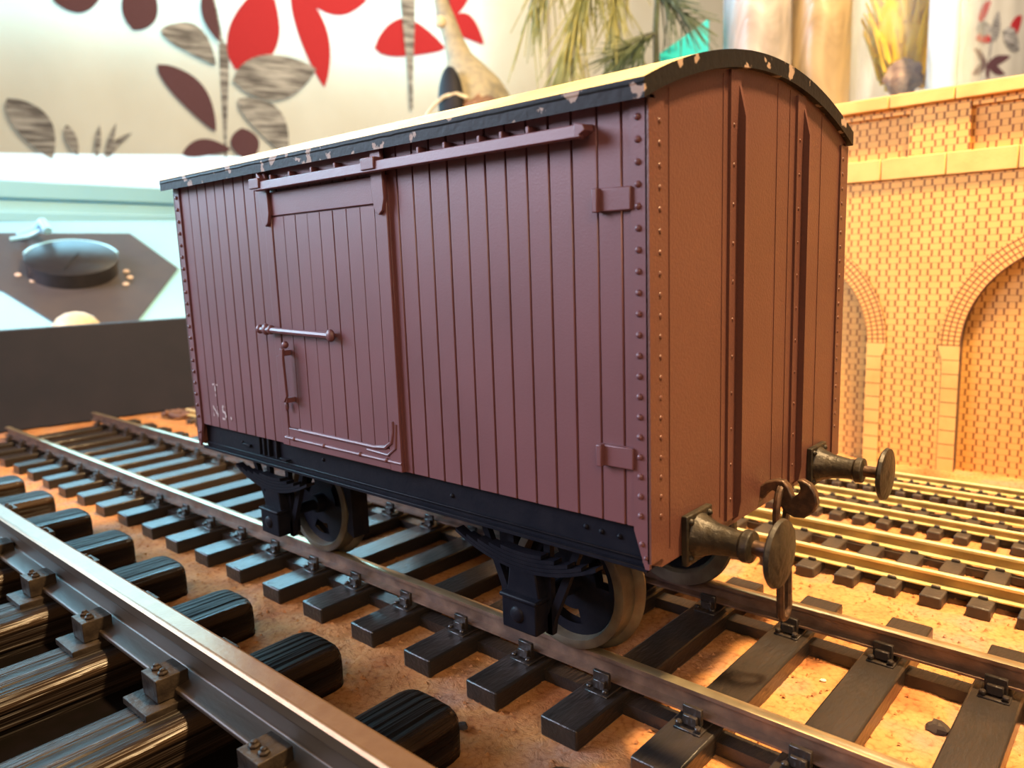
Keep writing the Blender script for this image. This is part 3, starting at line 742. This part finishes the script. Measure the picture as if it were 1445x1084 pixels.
for x in (-76, -66.5, -56, -49): bead.dome((x, YD-.3, 30.1), (0, -1, 0), .45, .45)
P('door_bead', bead, 'maroon', door)
for xh in (-78.9, -46.6):
    h = MB()
    h.prism([(xh-1.3, 80.2 if xh > -60 else 78.4), (xh+1.0, 80.2 if xh > -60 else 78.4), (xh+1.3, 76), (xh+1.5, 71.4), (xh+.9, 69.6), (xh, 69.0), (xh-.9, 69.6), (xh-1.4, 71.4), (xh-1.5, 76)], 'y', YD-.8, YD-.1)
    h.box(xh-1.6, xh+1.6, YD-2.5, YD-.6, 75.6, 77.4)
    if xh > -60: h.blob((xh-.2, YD-.6, 79.8), 1.1, .7, .9)
    else: h.prism([(xh-.4, 78.5), (xh+2.4, 76.2), (xh-.8, 76.0)], 'y', YD-1.6, YD-.1)
    P('door_hanger', h, 'maroon', door, bevel=.15)
rl = MB(); rl.prism([(-32.0, 77.0), (-34.9, 76.8), (-35.0, 75.3), (-34.2, 75.2), (-34.2, 76.1), (-32.0, 76.2)], 'x', -79.5, -7.4)
for x in (-76, -70, -63.5, -57, -37, -31.6, -25, -21, -16.5): rl.box(x-.28, x+.28, -33.6, -31.9, 76.9, 77.9)
rl.prism([(-8.2, 75.2), (-6.6, 76.0), (-6.9, 76.7), (-8.2, 77)], 'y', -35.0, -33.2)
P('door_rail', rl, 'maroon', van, bevel=.12)
# latch bar and handle
lb = MB(); lb.tube([(-83.2, -34.0, 50.4), (-81.5, -34.1, 50.5), (-72, -34.1, 50.3), (-61.3, -34.0, 50.1)], .55, 8)
for x, r in ((-83.0, .8), (-80.9, 1.0), (-79.2, .8)): lb.blob((x, -34, 50.5), r, .8, r*1.1)
lb.blob((-60.9, -33.9, 50.1), 1.0, .7, 1.1); lb.box(-61.4, -60.4, -34, -33, 49.8, 50.4); lb.box(-81.4, -80.4, -34, -31.9, 50, 51)
P('latch_bar', lb, 'maroon', door)
hd = MB(); hd.prism([(-76.6, 45.8), (-75.6, 46.2), (-75.2, 47.4), (-74.4, 47.2), (-74.6, 45.4), (-74.3, 38.6), (-75.2, 37.4), (-76.2, 37.6), (-76.6, 39)], 'y', -35.0, -34.5)
hd.box(-75.6, -74.8, -34.8, -32.9, 45.9, 46.9); hd.box(-75.8, -74.6, -34.8, -32.9, 37.3, 38.2)
hd.blob((-74.9, -34.0, 47.9), .7, .6, .7); hd.blob((-76.7, -33.6, 36.4), .5, .4, 1.0)
P('door_handle', hd, 'maroon', door, bevel=.1)
# clips near the corner
for zc in (68.1, 37.2):
    b_ = MB(); b_.box(-6.9, -1.9, -32.9, -32.0, zc-1.35, zc+1.35); b_.box(-6.9, -6.1, -33.6, -32.3, zc-1.4, zc+1.4)
    P('side_bracket', b_, 'maroon', van, bevel=.15)
# worn lettering
for ch_, x, z, s in (('T', -107.6, 35.2, 4.0), ('N', -108.4, 30.8, 3.4), ('5', -104.6, 30.4, 4.6), (',', -101.2, 30.9, 4.4)):
    cu = bpy.data.curves.new('lettering', 'FONT'); cu.body = ch_; cu.size = s*K; cu.extrude = .00002
    t_ = bpy.data.objects.new('lettering', cu); col.objects.link(t_); t_.parent = van
    cu.materials.append(M['letter'])
    t_.rotation_euler = (math.pi/2, 0, 0); t_.location = Vector((x+57.8, -32.2, z))*K
    t_['label'] = 'worn white painted character'
    bpy.context.view_layer.update()
    me_ = bpy.data.meshes.new_from_object(t_.evaluated_get(bpy.context.evaluated_depsgraph_get()))
    tm = bpy.data.objects.new('lettering', me_); col.objects.link(tm); tm.parent = van; tm.location = t_.location; tm.rotation_euler = t_.rotation_euler
    tm['label'] = 'worn white painted character'
    bpy.data.objects.remove(t_)
# solebars, headstocks
for sy in (-1, 1):
    sb = MB(); yo = sy*31.0
    sb.box(L0+.8, L1-.6, *sorted((yo-sy*2.2, yo)), 22.9, ZB)
    sb.box(L0+.8, L1-.6, *sorted((yo, yo+sy*.9)), 22.7, 23.3)
    sb.box(L0+.8, L1-.6, *sorted((yo, yo+sy*.45)), 24.0, 24.3)
    for x in (-5.2, -10.5, -8, -36, -70, -86, -99): sb.dome((x, yo, 26.0+(x % 3)*.3), (0, sy, 0), .4, .4)
    if sy < 0:
        sb.box(-98.5, -95.5, -31.5, -31.0, 25.4, 26.0); sb.prism([(-84, 25.1), (-81, 25.0), (-82.2, 24.4)], 'y', -31.9, -31.0)
        for x in (-91.5, -89.8, -88.0, -85.2): sb.box(x-.35, x+.35, -31.7, -31, 24.6, 28.4)
    P('solebar', sb, 'black', van, bevel=.1, seg=1)
# running gear
AXL = (-23.6, -92.0)
for xa in AXL:
    ws = thing_loc = None
    axm = MB(); axm.cyl((xa, -29, 10.8), (xa, 29, 10.8), 1.2, n=14)
    ax_ = P('axle', axm, 'black', van)
    for sy in (-1, 1):
        yi = sy*14.4                          # back of the wheel
        prof = [(0, 9.6), (0, 11.9), (.7, 12.2), (1.3, 11.8), (1.7, 10.95), (4.6, 10.75), (4.8, 10.4), (4.8, 9.3), (4.2, 9.0), (.6, 9.0), (0, 9.6)]
        ty = MB(); ty.lathe([(d, r) for d, r in prof], (xa, yi, 10.8), (0, sy, 0), 56, cap=False)
        P('wheel_tyre', ty, 'tyre', van, label='bare metal wheel tyre')
        wc = MB(); nr = [1.0, 3.2, 4.8, 7.2, 9.1]; na = 48
        for side, yy in ((0, yi+sy*1.2), (1, yi+sy*3.2)):
            base = len(wc.v); vs = []; fs = []
            for r in nr:
                for k in range(na): t = 2*math.pi*k/na; vs.append((xa+r*math.cos(t), yy, 10.8+r*math.sin(t)))
            for i in range(4):
                for k in range(na):
                    if i == 2 and (k % 16) < 6: continue
                    f = (i*na+k, i*na+(k+1)%na, (i+1)*na+(k+1)%na, (i+1)*na+k); fs.append(f if side else f[::-1])
            wc.add(vs, fs)
        wc.cyl((xa, yi, 10.8), (xa, yi+sy*5.4, 10.8), 2.3, 2.0, n=20)
        P('wheel_centre', wc, 'black', van)
        # W-iron, axlebox and spring
        yo = sy*27.3
        wi = MB(); a0, a1 = sorted((yo-sy*.5, yo+sy*.5))
        wi.prism([(xa-10.5, 23), (xa-9.3, 23), (xa-3.3, 9.5), (xa-3.3, 6.8), (xa-4.2, 6.8), (xa-4.5, 9)], 'y', a0, a1)
        wi.prism([(xa+10.5, 23), (xa+9.3, 23), (xa+3.3, 9.5), (xa+3.3, 6.8), (xa+4.2, 6.8), (xa+4.5, 9)], 'y', a0, a1)
        wi.box(xa-4.1, xa-2.9, a0, a1, 6.8, 23); wi.box(xa+2.9, xa+4.1, a0, a1, 6.8, 23); wi.box(xa-10, xa+10, a0, a1, 21.5, 23.2)
        P('axle_guard', wi, 'black', van)
        ab = MB(); y0_, y1_ = sorted((yo-sy*2, yo+sy*3.2))
        ab.box(xa-3.3, xa+3.3, y0_, y1_, 7.2, 12.4)
        ab.prism([(xa-3.2, 12.4), (xa+3.2, 12.4), (xa+2.4, 17.0), (xa-2.4, 17.0)], 'y', *sorted((yo-sy*1, yo+sy*2.2)))
        ab.box(xa-3.6, xa+3.6, *sorted((yo, yo+sy*3.5)), 12.0, 12.7)
        ab.dome((xa-.3, yo+sy*3.2, 9.8), (0, sy, 0), 1.3, .5, 12)
        P('axlebox', ab, 'black', van, bevel=.25)
        spg = MB()
        for k in range(5):
            hl = 13.5-2.4*k; pp = []
            for j in range(-6, 7): xq = hl*j/6; pp.append((xa+xq, 17.5+.62*k+0.018*xq*xq-.0))
            pp2 = [(a, z+.55) for a, z in pp[::-1]]
            pl_ = pp+pp2; 
            spg.prism([(a, z-1.2) for a, z in pl_], 'y', *sorted((yo+sy*.6, yo+sy*2.4)))
        P('leaf_spring', spg, 'black', van)
for x, s in ((-37.2, 1), (-78.6, -1)):
    for y_ in (-19.5, 15.5):
        bg_ = MB().prism([(x, 6), (x+s*2.3, 7), (x+s*1.2, 11), (x+s*2.5, 16), (x+s*2, 27), (x, 27)], 'y', y_, y_+4)
        P('brake_shoe', bg_, 'black', van)
# buffers
def buffer(xo, sx, y):
    b = thing_part = MB()
    z = 24.8
    b.box(*sorted((xo, xo+sx*.9)), y-3.4, y+3.4, z-3.4, z+3.4)
    b.lathe([(.8, 3.1), (1.8, 2.6), (3.2, 2.1), (6.0, 1.7), (6.9, 1.75), (7.1, 2.15), (8.2, 2.1), (8.4, 1.2)], (xo, y, z), (sx, 0, 0), 18)
    for (a_, c_) in ((-2.5, -2.5), (2.5, -2.5), (-2.5, 2.5), (2.5, 2.5)): b.dome((xo+sx*.9, y+a_, z+c_), (sx, 0, 0), .5, .5, 8)
    bf = P('buffer_housing', b, 'buffer', van, bevel=.15)
    P('buffer_ram', MB().cyl((xo+sx*8.2, y, z), (xo+sx*11.4, y, z), .95, n=16), 'rust', bf)
    P('buffer_head', MB().lathe([(10.9, .9), (11.2, 4.0), (11.5, 4.35), (12.0, 4.2), (12.4, 2.6), (12.55, .01)], (xo, y, z), (sx, 0, 0), 32), 'buffer', bf)
for y in (-21.3, 21.3): buffer(0, 1, y); buffer(L0, -1, y)
# coupling
HK = [(-1.2, 25.2), (0.65, 26.9), (1.29, 27.21), (2.32, 27.57), (3.47, 27.58), (4.37, 26.71), (4.91, 25.2), (5.64, 25.9), (6.05, 26.62), (5.8, 27.47), (5.39, 27.99), (6.25, 28.16), (7.39, 27.67), (8.24, 26.5), (8.58, 24.92), (8.04, 23.5), (6.72, 22.36), (5.23, 22.21), (3.83, 22.71), (2.9, 23.9), (2.6, 25.3), (1.9, 25.9), (1.2, 25.3), (0.6, 24.4), (-1.2, 23.8)]
P('drawhook', MB().prism(HK, 'y', .1-.7, .1+.7), 'rust', van, bevel=.25)
lk = MB()
lk.tube([(3.1+.9*math.sin(2*math.pi*k/20)*0, 1.9*math.cos(2*math.pi*k/20), 22.6+3.9*math.sin(2*math.pi*k/20)) for k in range(20)], .55, 8, closed=True)
c1 = P('chain_link', lk, 'rust', van)
lk = MB(); pth = [(3.6, 1.45*math.cos(math.pi*k/8), 19.4+1.4*math.sin(math.pi*k/8)) for k in range(9)]+[(3.9, -1.45+2.9*k/8*0-0, 0) for k in range(0)]
pth += [(3.9, 1.45*math.cos(math.pi+math.pi*k/8), 7.4+1.6*math.sin(math.pi+math.pi*k/8)) for k in range(9)]
lk.tube(pth, .6, 8, closed=True)
P('chain_link', lk, 'rust', van)

# ================================================================== small bits on the cork
def chip(loc, r, m, label, cat='chip', flat=.45):
    mb = MB(); mb.blob((loc[0], loc[1], GZ+r*flat*.5), r, r*.8, r*flat, n=8, m=5, jit=.25)
    o = P('debris_chip', mb, m, org=(loc[0], loc[1], GZ), smooth=20); tag(o, label, cat)
chip((24.4, 6.5), 1.7, 'debris', 'black charred chip between the van rails at lower right')
chip((6.9, 9.2), .55, 'debris_light', 'tiny pale crumb on the cork between the van rails', 'crumb')
chip((-30.5, -36.5), 1.0, 'debris', 'small dark chip on the cork beside the last big sleeper')
o = P('brown_wire', MB().tube([(-65, -86.5, -7.1), (-61, -80, -6.8), (-54, -75.5, -7.0), (-47.5, -71.8, -6.9), (-40, -66.5, -7.1)], .35, 6), 'twig'); tag(o, 'thin reddish brown wire lying in the dark gap between two big sleepers', 'wire')
# fibre near the wheel
o = P('stray_fibre', MB().tube([(-3.5, 33.5, -7.6), (-2.2, 31, -6.5), (-1.5, 29, -5.2)], .12, 5), 'ivory'); tag(o, 'thin pale straw fibre on the cork beyond the rail', 'fibre')
# twiggy scenery by the end board
for (x, y, L, a, lab) in ((-322, 48, 30, .9, 'dry brown twig lying at the foot of the grey board, nearest the van'), (-330, -38, 26, 1.3, 'dry brown twig at the far left foot of the grey board')):
    tw = MB()
    for k in range(5):
        aa = a+random.uniform(-.35, .35); p = []
        for j in range(6): p.append((x+k*1.5+math.cos(aa)*L*j/5+random.uniform(-1, 1), y+math.sin(aa)*L*j/5+random.uniform(-1, 1), GZ+2.0+random.uniform(-.9, 1.6)))
        tw.tube(p, 1.3, 6, r_end=.5)
    o = P('dry_twig', tw, 'twig', org=(x, y, GZ)); tag(o, lab, 'twig')

# ================================================================== BEHIND: jars, tree, figurine
def jar(label, c, r, h, m, prof=None, name='glass_vase'):
    x, y = c; z0 = -22
    mb = MB(); p = prof or [(0, r*.9), (3, r), (h, r), (h, r-2.5), (4, r-2.5), (4, .01)]
    mb.lathe(p, (x, y, z0), (0, 0, 1), 40, cap=True)
    o = P(name, mb, m, org=(x, y, z0), smooth=40); tag(o, label, 'vase'); return o
jar('silvery pink patterned glass vase, just right of the turquoise card', (-160, 350), 19.5, 300, 'glass_silver')
jar('honey-coloured patterned glass vase between the silvery vase and the wide jar', (-132, 374), 17.5, 300, 'glass_amber')
jar('wide rippled clear glass jar holding the yellow feathers', (-90, 409), 38, 300, 'glass_clear')
def plume():
    mb = MB(); c = (-92, 405); mb.blob((c[0], c[1], 190), 20, 18, 36, n=24, m=16, jit=.06)
    for k in range(150):
        a = random.uniform(0, 2*math.pi); z = random.uniform(158, 222); r = 21*math.sqrt(max(.05, 1-((z-190)/37)**2))
        p0 = (c[0]+r*.9*math.cos(a), c[1]+r*.9*math.sin(a), z-4); p1 = (c[0]+r*1.2*math.cos(a), c[1]+r*1.2*math.sin(a), z+9)
        mb.tube([p0, p1], 1.6, 5, r_end=.4)
    return mb
yf = thing('feather_plume', 'bright yellow feathery plume inside the wide clear jar', 'plume', (-88, 406, -18))
P('feathers', plume(), 'yellow', yf)
P('dried_head', MB().blob((-87, 384, 156), 10, 8, 10, n=16, m=10, jit=.2), 'dried', yf, label='dark dried flower head at the base of the feathers')
P('stalk', MB().cyl((-88, 406, -17), (-88, 406, 140), 2.2, n=10), 'stem', yf)
jar('tall clear acrylic cylinder with bluish edge, right of the yellow plume', (-60, 350), 7.2, 300, 'acrylic', name='acrylic_cylinder')

# artificial pine
tree = thing('pine_tree', 'artificial pine with drooping olive needle sprays behind the van roof', 'tree', (-215, 330, -22))
P('trunk', MB().tube([(-215, 330, -22), (-212, 325, 60), (-204, 309, 175), (-202, 305, 192), (-199, 303, 215), (-196, 300, 300)], 2.2, 8, r_end=1.4), 'stem', tree)
def spray(base, tip, n, L, spread, m, droop):
    base = Vector(base); tip = Vector(tip)
    br = P('branch', MB().tube([base, (base+tip)/2+Vector((0, 0, 4)), tip], 1.5, 6, r_end=.8), 'stem', tree)
    mb = MB()
    for k in range(n):
        t = random.random(); p = base.lerp(tip, t)
        d = (tip-base).normalized()*.55+Vector((random.uniform(-1, 1), random.uniform(-1, 1), random.uniform(-1, 1)))*spread+Vector((0, 0, -droop))
        d.normalize(); l = L*random.uniform(.6, 1.1)
        mb.tube([p, p+d*l*.5, p+d*l+Vector((0, 0, -2))], .55, 4, r_end=.25)
    P('needles', mb, m, br)
P('bough', MB().tube([(-198, 301, 262), (-214, 290, 252), (-226, 281, 248), (-242, 266, 251)], 1.6, 8, r_end=1.1), 'stem', tree)
spray((-224, 283, 246), (-247, 276, 182), 150, 42, .42, 'needle', .5)
spray((-240, 268, 250), (-262, 262, 208), 60, 42, .35, 'needle', .5)
spray((-212, 290, 250), (-226, 296, 200), 80, 34, .5, 'needle', .6)
spray((-202, 305, 190), (-222, 292, 178), 90, 26, .6, 'needle_dark', .25)
spray((-200, 303, 212), (-186, 312, 196), 60, 26, .45, 'needle_dark', .1)
tq = MB(); tq.add([(-216, 333, -22), (-189, 345, -22), (-189, 345, 203), (-216, 333, 186), (-218, 338, -22), (-191, 350, -22), (-191, 350, 203), (-218, 338, 186)],
       [(0,1,2,3),(7,6,5,4),(0,4,5,1),(1,5,6,2),(2,6,7,3),(3,7,4,0)])
o = P('folded_card', tq, 'turq', org=(-186, 340, -22)); tag(o, 'bright turquoise card with slanting top edge behind the van roof', 'card')

# hooded figurine
fg = thing('figurine', 'pale hooded cloth figurine with black front and brown fur base behind the van roof', 'figurine', (-383, 322, -22))
P('hood', MB().lathe([(0, 28), (12, 28), (26, 24), (40, 16), (50, 10), (64, 7.5), (80, 6.5), (94, 5), (98, .01)], (-378, 338, 168), (-.22, -.2, 1), 28), 'figure_cloth', fg)
P('body', MB().lathe([(0, 24), (180, 23), (190, .01)], (-378, 338, -22), (0, 0, 1), 28), 'figure_cloth', fg)
P('front', MB().blob((-376, 305, 178), 11, 8, 26, n=20, m=14), 'figure_black', fg)
P('fur_base', MB().blob((-366, 322, 168), 22, 16, 16, n=18, m=10, jit=.12), 'figure_brown', fg)
P('cord', MB().tube([(-400, 290, 150), (-392, 290, 165), (-382, 292, 175), (-374, 296, 181), (-367, 302, 183), (-362, 308, 180)], 1.3, 8), 'ivory', fg, label='ivory cord looped across the front')
P('bobble', MB().blob((-378, 300, 234), 4.5, 4.5, 4.5), 'ivory', fg)
